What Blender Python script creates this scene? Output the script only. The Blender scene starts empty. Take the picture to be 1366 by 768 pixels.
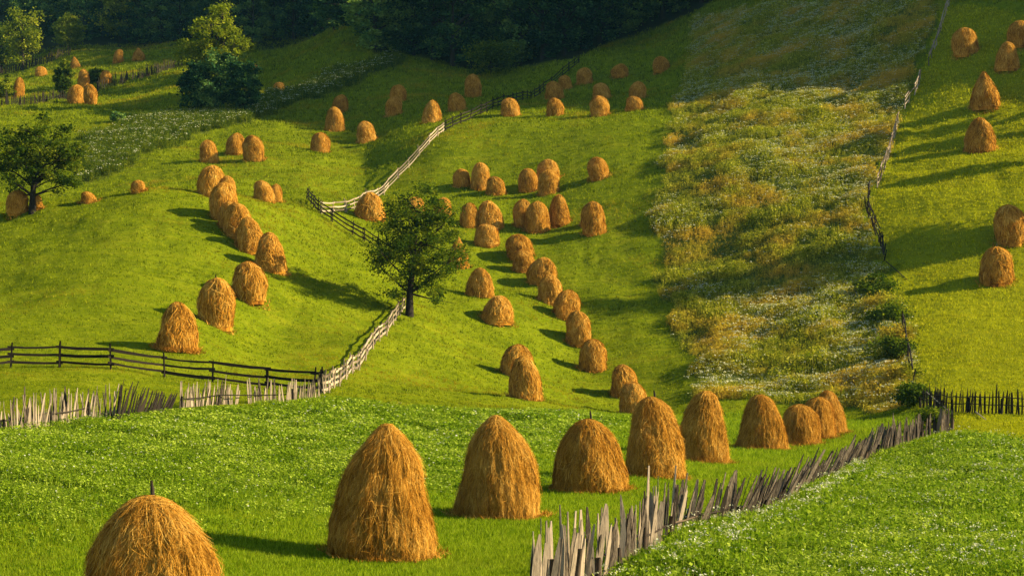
import bpy, math, random
import numpy as np
from mathutils import Vector
from mathutils.bvhtree import BVHTree

R = math.radians
rng = np.random.default_rng(11)
random.seed(5)
scene = bpy.context.scene
col = scene.collection

# ------------------------------------------------------------------ camera, sky, sun, exposure
F = 2656.0           # focal length in photo pixels (1366 wide) = 70 mm
cam_d = bpy.data.cameras.new('camera')
cam_d.lens = 70.0
cam_d.sensor_width = 36.0
cam_d.clip_start = 0.5
cam_d.clip_end = 4000
cam = bpy.data.objects.new('camera', cam_d)
cam.rotation_euler = (R(90), 0, 0)
col.objects.link(cam)
scene.camera = cam

SUN_EL, SUN_AZ = 27.0, -1.0          # azimuth: degrees from +X towards +Y
sdir = Vector((math.cos(R(SUN_EL)) * math.cos(R(SUN_AZ)), math.cos(R(SUN_EL)) * math.sin(R(SUN_AZ)), math.sin(R(SUN_EL))))
world = bpy.data.worlds.new('World')
scene.world = world
world.use_nodes = True
nt = world.node_tree
bg = nt.nodes['Background']
sky = nt.nodes.new('ShaderNodeTexSky')
sky.sky_type = 'NISHITA'
sky.sun_disc = False
sky.sun_elevation = R(SUN_EL)
sky.sun_rotation = R(90 - SUN_AZ)
sky.air_density = 1.0
sky.dust_density = 0.6
nt.links.new(sky.outputs[0], bg.inputs[0])
bg.inputs[1].default_value = 0.075
sun_d = bpy.data.lights.new('sun', 'SUN')
sun_d.energy = 5.0
sun_d.angle = R(0.5)
sun_d.color = (1.0, 0.82, 0.50)
sun = bpy.data.objects.new('sun', sun_d)
sun.rotation_euler = (-sdir).to_track_quat('-Z', 'Y').to_euler()
col.objects.link(sun)
scene.view_settings.view_transform = 'Standard'
scene.view_settings.look = 'None'
scene.view_settings.exposure = 1.12
scene.view_settings.gamma = 1
scene.view_settings.use_curve_mapping = False

# ------------------------------------------------------------------ helpers
def tag(o, label=None, cat=None, group=None, kind=None):
    if label: o['label'] = label
    if cat: o['category'] = cat
    if group: o['group'] = group
    if kind: o['kind'] = kind
    return o

def empty(name, loc, rz=0.0):
    o = bpy.data.objects.new(name, None)
    o.empty_display_size = 0.3
    o.location = loc
    o.rotation_euler = (0, 0, rz)
    col.objects.link(o)
    return o

def np_mesh(name, verts, faces, attrs=None, smooth=False):
    """verts (N,3); faces (M,k) with k 3 or 4, or a list of such arrays"""
    if isinstance(faces, np.ndarray): faces = [faces]
    faces = [f for f in faces if len(f)]
    me = bpy.data.meshes.new(name)
    me.vertices.add(len(verts))
    me.vertices.foreach_set('co', np.ascontiguousarray(verts, dtype=np.float32).ravel())
    idx = np.concatenate([f.ravel() for f in faces]).astype(np.int32)
    cnt = np.concatenate([np.full(len(f), f.shape[1]) for f in faces]).astype(np.int32)
    st = np.concatenate([[0], np.cumsum(cnt)[:-1]]).astype(np.int32)
    me.loops.add(len(idx))
    me.loops.foreach_set('vertex_index', idx)
    me.polygons.add(len(cnt))
    me.polygons.foreach_set('loop_start', st)
    me.polygons.foreach_set('loop_total', cnt)
    me.polygons.foreach_set('use_smooth', np.full(len(cnt), smooth))
    me.update(calc_edges=True)
    for k, a in (attrs or {}).items():
        at = me.attributes.new(k, 'FLOAT', 'POINT')
        at.data.foreach_set('value', np.ascontiguousarray(a, dtype=np.float32))
    return me

def link(name, me, mat, parent=None):
    o = bpy.data.objects.new(name, me)
    if mat and not me.materials: me.materials.append(mat)
    if parent: o.parent = parent
    col.objects.link(o)
    return o

def _h(i, j, k, s):
    n = (i * 374761393 + j * 668265263 + k * 2147483647 + s * 144665) & 0xffffffff
    n = ((n ^ (n >> 13)) * 1274126177) & 0xffffffff
    n = (n ^ (n >> 16)) & 0xffffffff
    n = (n * 2246822519) & 0xffffffff
    n = n ^ (n >> 15)
    return (n & 0xffffff) / float(0xffffff)

def vnoise(x, y, z=0.0, s=0):
    x = np.asarray(x, float); y = np.asarray(y, float) + 0 * x; z = np.asarray(z, float) + 0 * x
    xi, yi, zi = np.floor(x).astype(np.int64), np.floor(y).astype(np.int64), np.floor(z).astype(np.int64)
    fx, fy, fz = x - xi, y - yi, z - zi
    fx = fx * fx * (3 - 2 * fx); fy = fy * fy * (3 - 2 * fy); fz = fz * fz * (3 - 2 * fz)
    r = 0
    for a in (0, 1):
        for b in (0, 1):
            for c in (0, 1):
                r = r + _h(xi + a, yi + b, zi + c, s) * (fx if a else 1 - fx) * (fy if b else 1 - fy) * (fz if c else 1 - fz)
    return r * 2 - 1

def fbm(x, y, z=0.0, s=0, o=3):
    r, a, f = 0, 1.0, 1.0
    for k in range(o):
        r = r + a * vnoise(np.asarray(x) * f, np.asarray(y) * f, np.asarray(z) * f, s + k); a *= 0.5; f *= 2.03
    return r

def pchip(xk, yk, x):
    xk = np.asarray(xk, float); yk = np.asarray(yk, float)
    h = np.diff(xk); d = np.diff(yk) / h
    m = np.zeros(len(xk))
    m[0], m[-1] = d[0], d[-1]
    for i in range(1, len(xk) - 1):
        if d[i-1] * d[i] > 0:
            w1, w2 = 2 * h[i] + h[i-1], h[i] + 2 * h[i-1]
            m[i] = (w1 + w2) / (w1 / d[i-1] + w2 / d[i])
    x = np.clip(x, xk[0], xk[-1])
    i = np.clip(np.searchsorted(xk, x, side='right') - 1, 0, len(xk) - 2)
    t = (x - xk[i]) / h[i]
    return ((1 + 2*t) * (1-t)**2 * yk[i] + t * (1-t)**2 * h[i] * m[i] + t*t * (3 - 2*t) * yk[i+1] + t*t * (t-1) * h[i] * m[i+1])

# ------------------------------------------------------------------ materials
def nodes(m):
    m.use_nodes = True
    n = m.node_tree
    for x in list(n.nodes): n.nodes.remove(x)
    return n, n.nodes.new('ShaderNodeOutputMaterial')

def ramp(n, stops):
    r = n.nodes.new('ShaderNodeValToRGB')
    e = r.color_ramp.elements
    while len(e) > 1: e.remove(e[-1])
    e[0].position = stops[0][0]; e[0].color = (*stops[0][1], 1)
    for p, c in stops[1:]:
        q = e.new(p); q.color = (*c, 1)
    return r

def noise(n, scale, detail=3, rough=0.55, vec=None, dist=0.0):
    t = n.nodes.new('ShaderNodeTexNoise')
    t.inputs['Scale'].default_value = scale; t.inputs['Detail'].default_value = detail
    t.inputs['Roughness'].default_value = rough; t.inputs['Distortion'].default_value = dist
    if vec is not None: n.links.new(vec, t.inputs['Vector'])
    return t

def math_(n, op, a, b=None, clamp=False):
    m = n.nodes.new('ShaderNodeMath'); m.operation = op; m.use_clamp = clamp
    for i, v in enumerate((a, b)):
        if v is None: continue
        if isinstance(v, (int, float)): m.inputs[i].default_value = v
        else: n.links.new(v, m.inputs[i])
    return m.outputs[0]

def mixc(n, f, a, b, mode='MIX'):
    m = n.nodes.new('ShaderNodeMix'); m.data_type = 'RGBA'; m.blend_type = mode
    for i, v in ((0, f), (6, a), (7, b)):
        if isinstance(v, (int, float)): m.inputs[i].default_value = v
        elif isinstance(v, tuple): m.inputs[i].default_value = (*v, 1)
        else: n.links.new(v, m.inputs[i])
    return m.outputs[2]

def attr(n, name):
    a = n.nodes.new('ShaderNodeAttribute'); a.attribute_name = name
    return a.outputs['Fac']

def objvec(n):
    return n.nodes.new('ShaderNodeTexCoord').outputs['Object']

def leaf_mat(name, stops, trans=0.35, patch=0.0, patchcol=(0.3, 0.2, 0.03), pscale=0.15, tboost=1.3, vary=0.0, pth=0.52):
    m = bpy.data.materials.new(name); n, out = nodes(m)
    f = math_(n, 'ADD', attr(n, 'tint'), math_(n, 'MULTIPLY', math_(n, 'SUBTRACT', n.nodes.new('ShaderNodeObjectInfo').outputs['Random'], 0.5), vary))
    g = n.nodes.new('ShaderNodeNewGeometry')
    c = ramp(n, stops); n.links.new(f, c.inputs[0]); cc = c.outputs[0]
    if patch:
        t = noise(n, pscale, 4, 0.6, g.outputs['Position'])
        k = math_(n, 'MULTIPLY', math_(n, 'SUBTRACT', t.outputs[0], pth), 6.0, True)
        cc = mixc(n, math_(n, 'MULTIPLY', k, patch), cc, patchcol)
    d = n.nodes.new('ShaderNodeBsdfDiffuse'); n.links.new(cc, d.inputs[0])
    tr = n.nodes.new('ShaderNodeBsdfTranslucent')
    n.links.new(mixc(n, 1.0, cc, (tboost, tboost * 1.05, tboost * 0.5), 'MULTIPLY'), tr.inputs[0])
    mx = n.nodes.new('ShaderNodeMixShader'); mx.inputs[0].default_value = trans
    n.links.new(d.outputs[0], mx.inputs[1]); n.links.new(tr.outputs[0], mx.inputs[2])
    n.links.new(mx.outputs[0], out.inputs[0])
    return m

def wood_mat(name, dark, light):
    m = bpy.data.materials.new(name); n, out = nodes(m)
    ov = objvec(n)
    mp = n.nodes.new('ShaderNodeMapping'); mp.inputs['Scale'].default_value = (9, 9, 1.3); n.links.new(ov, mp.inputs[0])
    t = noise(n, 3.0, 5, 0.7, mp.outputs[0])
    oi = n.nodes.new('ShaderNodeObjectInfo')
    s = math_(n, 'ADD', math_(n, 'MULTIPLY', t.outputs[0], 0.9), math_(n, 'MULTIPLY', math_(n, 'SUBTRACT', oi.outputs['Random'], 0.5), 0.5))
    a = math_(n, 'ADD', s, math_(n, 'MULTIPLY', math_(n, 'SUBTRACT', attr(n, 'tint'), 0.0), 0.25))
    c = ramp(n, [(0.3, dark), (0.75, light)]); n.links.new(a, c.inputs[0])
    b = n.nodes.new('ShaderNodeBsdfPrincipled'); n.links.new(c.outputs[0], b.inputs['Base Color'])
    b.inputs['Roughness'].default_value = 0.9; b.inputs['Specular IOR Level'].default_value = 0.15
    bu = n.nodes.new('ShaderNodeBump'); bu.inputs['Strength'].default_value = 0.6; bu.inputs['Distance'].default_value = 0.02
    n.links.new(t.outputs[0], bu.inputs['Height']); n.links.new(bu.outputs[0], b.inputs['Normal'])
    n.links.new(b.outputs[0], out.inputs[0])
    return m

def hay_mat():
    m = bpy.data.materials.new('hay'); n, out = nodes(m)
    ov = objvec(n)
    mp = n.nodes.new('ShaderNodeMapping'); mp.inputs['Scale'].default_value = (7, 7, 1.1); n.links.new(ov, mp.inputs[0])
    t = noise(n, 2.2, 6, 0.72, mp.outputs[0], 0.6)
    t2 = noise(n, 1.1, 3, 0.6, ov)
    s = math_(n, 'ADD', math_(n, 'MULTIPLY', t.outputs[0], 0.6), math_(n, 'MULTIPLY', math_(n, 'SUBTRACT', t2.outputs[0], 0.25), 0.5))
    s = math_(n, 'ADD', s, math_(n, 'MULTIPLY', attr(n, 'tint'), 0.42))
    oi = n.nodes.new('ShaderNodeObjectInfo')
    s = math_(n, 'ADD', s, math_(n, 'MULTIPLY', math_(n, 'SUBTRACT', oi.outputs['Random'], 0.5), 0.10))
    c = ramp(n, [(0.34, (0.060, 0.020, 0.002)), (0.50, (0.27, 0.110, 0.012)), (0.68, (0.56, 0.262, 0.030)), (0.98, (0.83, 0.52, 0.12))])
    n.links.new(s, c.inputs[0])
    b = n.nodes.new('ShaderNodeBsdfDiffuse'); n.links.new(c.outputs[0], b.inputs[0])
    bu = n.nodes.new('ShaderNodeBump'); bu.inputs['Strength'].default_value = 0.9; bu.inputs['Distance'].default_value = 0.06
    n.links.new(t.outputs[0], bu.inputs['Height']); n.links.new(bu.outputs[0], b.inputs['Normal'])
    n.links.new(b.outputs[0], out.inputs[0])
    return m

def ground_mat():
    m = bpy.data.materials.new('meadow'); n, out = nodes(m)
    ov = objvec(n)
    big = noise(n, 0.035, 4, 0.6, ov); mid = noise(n, 0.35, 5, 0.65, ov); fine = noise(n, 3.2, 5, 0.75, ov)
    s = math_(n, 'ADD', math_(n, 'MULTIPLY', mid.outputs[0], 0.5), math_(n, 'MULTIPLY', fine.outputs[0], 0.5))
    g = ramp(n, [(0.3, (0.06, 0.095, 0.003)), (0.5, (0.14, 0.182, 0.005)), (0.7, (0.235, 0.27, 0.010))]); n.links.new(s, g.inputs[0])
    # dry yellow-brown patches
    dk = math_(n, 'MULTIPLY', math_(n, 'SUBTRACT', mid.outputs[0], 0.56), 5.0, True)
    bk = math_(n, 'MULTIPLY', math_(n, 'SUBTRACT', big.outputs[0], 0.42), 4.0, True)
    c = mixc(n, math_(n, 'MULTIPLY', math_(n, 'MULTIPLY', dk, bk), 0.42), g.outputs[0], (0.24, 0.17, 0.02))
    mp = n.nodes.new('ShaderNodeMapping'); mp.inputs['Scale'].default_value = (0.10, 0.9, 0.9); n.links.new(ov, mp.inputs[0])
    st = noise(n, 1.0, 4, 0.65, mp.outputs[0], 0.8)
    c = mixc(n, math_(n, 'MULTIPLY', math_(n, 'MULTIPLY', math_(n, 'SUBTRACT', st.outputs[0], 0.5), 4.0, True), 0.5), c, (0.27, 0.27, 0.012))
    c = mixc(n, math_(n, 'MULTIPLY', attr(n, 'dry'), 0.45), c, (0.33, 0.33, 0.008))
    c = mixc(n, attr(n, 'weed'), c, (0.075, 0.095, 0.015))
    c = mixc(n, attr(n, 'clover'), c, (0.05, 0.10, 0.008))
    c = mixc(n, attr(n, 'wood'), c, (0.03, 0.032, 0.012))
    b = n.nodes.new('ShaderNodeBsdfDiffuse'); n.links.new(c, b.inputs[0])
    bu = n.nodes.new('ShaderNodeBump'); bu.inputs['Strength'].default_value = 1.0; bu.inputs['Distance'].default_value = 0.28
    n.links.new(s, bu.inputs['Height']); n.links.new(bu.outputs[0], b.inputs['Normal'])
    n.links.new(b.outputs[0], out.inputs[0])
    return m

M = {}
M['hay'] = hay_mat()
M['ground'] = ground_mat()
M['pale'] = wood_mat('weathered_wood', (0.030, 0.022, 0.016), (0.38, 0.30, 0.21))
M['dark'] = wood_mat('dark_unlit_wood', (0.004, 0.003, 0.002), (0.028, 0.020, 0.014))  # dark wood; on the left rail fence it paints the unlit face
M['silver'] = wood_mat('silvered_wood', (0.08, 0.06, 0.04), (0.48, 0.38, 0.26))
M['bark'] = wood_mat('bark', (0.010, 0.008, 0.006), (0.045, 0.035, 0.025))
M['stump'] = wood_mat('old_post_wood', (0.012, 0.009, 0.007), (0.13, 0.09, 0.06))
M['leaf'] = leaf_mat('leaf_green', [(0, (0.022, 0.050, 0.006)), (0.5, (0.080, 0.125, 0.010)), (1, (0.24, 0.26, 0.018))], 0.4)
M['leaf_dark'] = leaf_mat('leaf_dark', [(0, (0.008, 0.032, 0.014)), (0.5, (0.060, 0.145, 0.042)), (1, (0.24, 0.35, 0.07))], 0.25, vary=0.8)
M['leaf_yellow'] = leaf_mat('leaf_yellow', [(0, (0.08, 0.12, 0.008)), (0.6, (0.24, 0.28, 0.015)), (1, (0.46, 0.45, 0.04))], 0.4)  # yellow leaves; on the tall upper left tree they paint its sunlit top
M['grass'] = leaf_mat('grass_mown', [(0, (0.03, 0.055, 0.002)), (0.5, (0.155, 0.20, 0.005)), (1, (0.35, 0.385, 0.018))], 0.35, 0.6, (0.40, 0.26, 0.02), 0.10)
M['grass_fore'] = leaf_mat('grass_fresh', [(0, (0.045, 0.10, 0.003)), (0.5, (0.20, 0.295, 0.008)), (1, (0.38, 0.46, 0.03))], 0.4, 0.35, (0.30, 0.34, 0.03), 0.5)
M['grass_dry'] = leaf_mat('grass_dry', [(0, (0.10, 0.12, 0.003)), (0.5, (0.32, 0.33, 0.006)), (1, (0.52, 0.49, 0.02))], 0.35, 0.25, (0.36, 0.25, 0.02), 0.2)
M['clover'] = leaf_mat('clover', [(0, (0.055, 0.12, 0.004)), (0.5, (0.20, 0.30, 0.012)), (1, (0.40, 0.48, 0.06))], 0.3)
M['weed'] = leaf_mat('weed_leaves', [(0, (0.05, 0.09, 0.004)), (0.45, (0.25, 0.27, 0.014)), (1, (0.60, 0.54, 0.08))], 0.4, 0.7, (0.62, 0.38, 0.06), 0.14, pth=0.48)
M['flower'] = leaf_mat('white_flowers', [(0, (0.38, 0.40, 0.20)), (1, (0.78, 0.78, 0.62))], 0.3, tboost=1.0)

# ------------------------------------------------------------------ terrain: lofted feature lines (u, v, depth)
def flat(z, d, dz=()):
    return [(u, 384 - z * F / d, d) for u in (-2500, 400, 3500)]
SHADE_SPUR_Y = 262.0
ROWS = [
 flat(-1.75, 3.0), flat(-4.6, 18.0),
 [(-2500, 830, 38), (400, 838, 38), (3500, 838, 38)],
 [(-2500,600,60), (-300,625,60), (0,612,60), (203,640,60), (450,682,60), (665,693,60), (900,695,60), (1366,698,60), (3500,690,60)],
 [(-2500,560,78), (-300,585,74), (0,572,75), (150,550,88), (300,545,98), (430,530,108), (600,548,112), (750,553,118), (900,562,120), (1050,574,116), (1200,578,106), (1300,563,103), (1366,563,102), (3500,540,100)],
 [(-2500,470,105), (-300,500,105), (0,492,108), (100,490,110), (210,502,112), (430,520,116), (550,520,128), (700,532,137), (850,552,145), (950,538,144), (1100,540,138), (1200,547,126), (1230,546,120), (1366,552,112), (3500,520,112)],
 [(-2500,430,120), (-300,470,115), (0,450,123), (236,466,122), (350,455,135), (500,430,150), (545,423,156), (664,430,164), (790,493,160), (880,485,161), (950,476,160), (1000,469,160), (1100,462,156), (1200,455,152), (1366,448,148), (1700,420,146), (3500,300,130)],
 [(-2500,360,140), (-300,420,135), (0,380,145), (70,367,145), (150,358,145), (300,363,150), (450,360,165), (520,370,172), (600,380,182), (700,385,186), (790,400,182), (880,400,180), (1000,390,177), (1100,380,174), (1200,378,171), (1328,380,168), (1700,350,165), (3500,150,150)],
 [(-2500,300,190), (-300,315,185), (0,285,182), (60,273,181), (130,261,180), (200,252,180), (260,254,179), (300,266,178), (400,278,192), (470,285,205), (550,292,208), (626,303,203), (700,305,203), (792,313,200), (880,310,197), (1000,294,195), (1100,280,193), (1170,277,191), (1307,270,188), (1366,265,187), (1700,220,184), (3500,0,165)],
 [(-2500,310,205), (-300,322,205), (0,294,202), (130,282,200), (200,272,199), (260,260,199), (300,257,200), (350,262,208), (400,256,215), (480,262,222), (616,250,224), (705,256,222), (799,241,219), (880,235,215), (1000,214,210), (1100,202,209), (1200,200,207), (1307,200,204), (1700,140,200), (3500,-100,190)],
 [(-2500,290,240), (-300,270,235), (0,240,235), (150,222,240), (279,217,240), (339,213,240), (427,203,250), (489,190,258), (560,175,248), (620,164,248), (740,159,246), (850,153,246), (900,150,246), (1000,125,243), (1100,112,240), (1200,100,236), (1288,76,231), (1366,58,228), (1600,-40,220), (1850,-150,225), (2100,-220,228), (3500,-250,230)],
 [(-2500,230,290), (-300,170,290), (0,146,290), (100,141,295), (200,148,290), (300,147,290), (370,150,290), (450,148,290), (531,138,284), (631,134,282), (740,136,280), (803,134,279), (883,114,278), (950,85,273), (1100,52,260), (1200,42,250), (1366,0,240), (1600,-140,244), (1850,-400,255), (2100,-470,265), (3500,-350,270)],
 [(-2500,200,335), (-300,150,335), (0,132,330), (100,127,335), (150,121,340), (240,103,350), (300,112,335), (350,117,325), (420,95,328), (490,72,332), (560,75,335), (650,88,335), (760,85,315), (826,92,306), (883,82,304), (950,50,298), (1100,0,285), (1366,-90,268), (1600,-300,275), (1850,-420,290), (2100,-440,300), (3500,-300,310)],
 [(-2500,170,400), (-300,130,395), (0,112,395), (56,102,400), (100,92,410), (158,84,410), (185,80,410), (240,73,415), (300,82,390), (350,92,365), (420,60,354), (490,23,356), (560,25,370), (650,30,375), (800,20,372), (930,-20,360), (1100,-80,350), (1366,-190,320), (1700,-330,330), (2100,-360,340), (3500,-250,350)],
 [(-2500,150,450), (-300,110,450), (0,97,445), (60,78,452), (110,60,462), (180,60,470), (250,52,470), (350,66,450), (400,58,450), (460,30,440), (560,-80,435), (800,-220,430), (1100,-330,420), (1366,-360,415), (1700,-360,415), (3500,-200,420)],
 [(-2500,60,650), (-300,-60,650), (0,-70,650), (300,-120,620), (600,-280,600), (1000,-380,590), (1666,-320,560), (3500,-150,560)],
 [(-2500,0,1100), (-300,-100,1100), (600,-180,1100), (1666,-180,1100), (3500,-60,1100)],
]
U = np.concatenate([np.linspace(-1900, -260, 60)[:-1], np.arange(-260, 1630, 4.5), np.linspace(1630, 3300, 90)[1:]])
LD = np.log(np.concatenate([np.geomspace(3.0, 34, 30)[:-1], np.geomspace(34, 480, 360), np.geomspace(480, 1100, 40)[1:]]))
kd = np.array([pchip([p[0] for p in r], [math.log(p[2]) for p in r], U) for r in ROWS])   # rows x U
kv = np.array([pchip([p[0] for p in r], [p[1] for p in r], U) for r in ROWS])
V = np.zeros((len(LD), len(U)))
for i in range(len(U)):
    V[:, i] = pchip(kd[:, i], kv[:, i], LD)
D = np.exp(LD)[:, None] + 0 * V
Z = (384 - V) / F * D
# slight smoothing of the loft
for _ in range(6):
    Z[1:-1] = 0.25 * Z[:-2] + 0.5 * Z[1:-1] + 0.25 * Z[2:]
for _ in range(14):
    Z[:, 1:-1] = 0.25 * Z[:, :-2] + 0.5 * Z[:, 1:-1] + 0.25 * Z[:, 2:]
X = (U[None, :] - 683) / F * D
Y = D
amp = np.clip((D - 30) / 100, 0.15, 1.0)
wm = np.clip((D - 105) / 40, 0, 1)
Z = Z + amp * ((0.25 + 0.35 * wm) * fbm(X / 16, Y / 16, 0, 3, 3) + wm * 0.16 * fbm(X / 6, Y / 4.5, 0, 13, 2) + 0.09 * fbm(X / 1.8, Y / 2.0, 0, 9, 3) + wm * 0.055 * vnoise(X / 0.7, Y / 1.6, 0, 17))
# faint mowing terraces on the far slopes
Z = Z + 0.13 * np.clip((D - 130) / 60, 0, 1) * np.sin(Z * 2.6 + 3.5 * fbm(X / 14, Y / 14, 0, 5, 3)) * np.clip(0.6 + fbm(X / 18, Y / 18, 0, 6, 2), 0, 1.3)
ss = lambda t: np.clip(t, 0, 1) ** 2 * (3 - 2 * np.clip(t, 0, 1))
Z = Z + 30 * ss((X - 76) / 80) * ss((Y - SHADE_SPUR_Y + 0.06 * (X - 30)) / 36)  # unseen spur added beyond the right edge to shade the upper slope
nr, nc = Z.shape
P = np.stack([X, Y, Z], -1)
ii = np.arange(nr * nc).reshape(nr, nc)
Q = np.stack([ii[:-1, :-1], ii[:-1, 1:], ii[1:, 1:], ii[1:, :-1]], -1).reshape(-1, 4)
VP = P.reshape(-1, 3)
bvh = BVHTree.FromPolygons([tuple(p) for p in VP.tolist()], Q.tolist())

def pix(u, v):
    """world point of the terrain seen at photo pixel (u, v)"""
    d = Vector(((u - 683) / F, 1, (384 - v) / F)).normalized()
    h = bvh.ray_cast(Vector((0, 0, 0)), d, 3000)
    if h[0] is None: raise RuntimeError('miss %s %s' % (u, v))
    return h[0]

def gz(x, y):
    h = bvh.ray_cast(Vector((x, y, 800)), Vector((0, 0, -1)), 2000)
    return h[0].z if h[0] is not None else 0.0

def poly_xy(pts):
    return np.array([[p.x, p.y] for p in (pix(u, v) for u, v in pts)])

def inside(poly, x, y):
    x = np.asarray(x); y = np.asarray(y); r = np.zeros(x.shape, bool)
    n = len(poly); j = n - 1
    for i in range(n):
        xi, yi = poly[i]; xj, yj = poly[j]
        c = ((yi > y) != (yj > y)) & (x < (xj - xi) * (y - yi) / (yj - yi + 1e-12) + xi)
        r ^= c; j = i
    return r

WEED = poly_xy([(928,24),(1080,4),(1255,6),(1235,55),(1208,130),(1180,200),(1160,250),(1150,290),(1170,345),(1195,400),(1208,440),(1216,500),(1222,538),(1150,541),(1050,538),(950,534),(930,500),(900,440),(882,360),(872,300),(880,250),(893,190),(900,150),(915,90)])
WEED2 = poly_xy([(112,185),(150,172),(230,153),(300,146),(350,128),(430,102),(490,82),(545,71),(548,80),(480,108),(432,130),(375,143),(330,160),(260,180),(200,206),(160,228),(115,245)])
fx = lambda u, d: ((u - 683) / F * d, d)
CLOV1 = np.array([tuple(pix(u, v).xy) for u, v in [(-250,582),(0,572),(150,551),(300,546),(430,533),(600,548),(750,552),(830,558),(790,600),(700,632),(560,650),(430,645),(300,680),(150,700),(0,705),(-250,710)]])
CLOV2 = np.array([tuple(pix(u, v).xy) for u, v in [(735,795),(800,768),(870,735),(909,705),(1000,705),(1075,655),(1143,628),(1194,600),(1261,583),(1366,590),(1600,590)]] + [fx(1700, 36), fx(750, 36)])
FORE = np.array([tuple(pix(u, v).xy) for u, v in [(-250,582),(0,572),(150,551),(300,546),(430,533),(600,548),(750,552),(900,556),(1000,552),(1210,556),(1250,580),(1366,592),(1600,592)]] + [fx(1900, 20), fx(700, 6), fx(-500, 20)])
RIGHT = np.array([tuple(pix(u, v).xy) for u, v in [(1262,6),(1225,110),(1190,200),(1165,260),(1160,300),(1195,370),(1215,440),(1225,545),(1235,580),(1366,590),(1600,590)]] + [(90, 130), (75, 190)])

def noisy(poly, x, y, a=1.2, s=2.0):
    return inside(poly, x + a * vnoise(x / s, y / s, 0, 71), y + a * vnoise(x / s, y / s, 0, 72))

xx, yy = X.ravel(), Y.ravel()
m_weed = (noisy(WEED, xx, yy) | noisy(WEED2, xx, yy)).astype(float)
m_clov = (noisy(CLOV1, xx, yy, 3.5, 4.0) | noisy(CLOV2, xx, yy, .5)).astype(float)
m_fore = noisy(FORE, xx, yy, .8).astype(float)
m_dry = noisy(RIGHT, xx, yy, 1.0).astype(float)
VV = (384 - Z / D * F).ravel(); UU = (xx / yy * F + 683)
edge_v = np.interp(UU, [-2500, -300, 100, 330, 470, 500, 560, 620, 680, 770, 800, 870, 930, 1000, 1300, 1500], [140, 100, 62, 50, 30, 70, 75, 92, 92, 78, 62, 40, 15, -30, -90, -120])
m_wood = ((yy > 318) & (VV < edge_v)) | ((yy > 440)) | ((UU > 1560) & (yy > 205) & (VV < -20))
blur = lambda a: a
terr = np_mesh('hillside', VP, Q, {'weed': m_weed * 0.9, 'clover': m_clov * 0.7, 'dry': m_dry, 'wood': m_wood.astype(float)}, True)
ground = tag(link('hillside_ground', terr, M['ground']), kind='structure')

# ------------------------------------------------------------------ scatter of grass, clover and weeds
qc = P[:-1, :-1].reshape(-1, 3); q1 = P[:-1, 1:].reshape(-1, 3); q3 = P[1:, :-1].reshape(-1, 3); q2 = P[1:, 1:].reshape(-1, 3)
area = np.linalg.norm(np.cross(q1 - qc, q3 - qc), axis=1)
cen = (qc + q2) / 2
cu = cen[:, 0] / cen[:, 1] * F + 683
cvv = 384 - cen[:, 2] / cen[:, 1] * F
VIEW = (cu > -120) & (cu < 1490) & (cvv > -40) & (cvv < 850)

def scatter_pts(n, mask, p=1.0):
    w = area * mask * cen[:, 1] ** (-p)
    w = w / w.sum()
    k = rng.choice(len(w), n, p=w)
    a, b = rng.random(n)[:, None], rng.random(n)[:, None]
    return (qc[k] * (1-a) * (1-b) + q1[k] * a * (1-b) + q2[k] * a * b + q3[k] * (1-a) * b)

def blades(pts, n, h, w, spread, lean=0.5, sc=None):
    N = len(pts) * n
    b = np.repeat(pts, n, 0).copy()
    s = np.repeat(sc if sc is not None else np.ones(len(pts)), n)
    b[:, :2] += rng.normal(0, 1, (N, 2)) * (spread * s)[:, None]
    b[:, 2] -= 0.03
    hh = h * s * rng.uniform(0.5, 1.3, N)
    a = rng.uniform(0, 2 * np.pi, N); l = rng.uniform(0.1, 1, N) * lean
    tip = b + np.stack([np.cos(a) * l * hh, np.sin(a) * l * hh, hh], 1)
    a2 = rng.uniform(0, 2 * np.pi, N)
    wv = np.stack([np.cos(a2), np.sin(a2), 0 * a2], 1) * (w * s)[:, None] * 0.5
    v = np.stack([b - wv, b + wv, tip], 1).reshape(-1, 3)
    f = np.arange(3 * N).reshape(-1, 3)
    tt = np.clip(np.repeat(rng.normal(0.5, 0.26, len(pts)), n) + rng.normal(0, .16, N), 0, 1)
    return v, f, np.repeat(tt, 3)

def leaves(c, size, up=0.5, tint=None, aspect=0.6):
    """one diamond leaf at every centre"""
    N = len(c)
    nrm = rng.normal(0, 1, (N, 3)); nrm[:, 2] = np.abs(nrm[:, 2]) + up
    nrm /= np.linalg.norm(nrm, axis=1)[:, None]
    t = np.cross(nrm, rng.normal(0, 1, (N, 3))); t /= np.linalg.norm(t, axis=1)[:, None] + 1e-9
    b = np.cross(nrm, t)
    s = (size * rng.uniform(0.6, 1.4, N))[:, None]
    v = np.stack([c - t * s * .5, c + b * s * .5 * aspect, c + t * s * .5, c - b * s * .5 * aspect], 1).reshape(-1, 3)
    f = np.arange(4 * N).reshape(-1, 4)
    if tint is None: tint = np.clip(rng.normal(0.5, 0.25, N), 0, 1)
    return v, f, np.repeat(tint, 4)

def stuff(name, parts, mat, label, cat):
    vs, fs, ts, o = [], [], [], 0
    for v, f, t in parts:
        vs.append(v); fs.append(f + o); ts.append(t); o += len(v)
    me = np_mesh(name, np.concatenate(vs), fs, {'tint': np.concatenate(ts)})
    return tag(link(name, me, mat), label, cat, kind='stuff')

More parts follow.
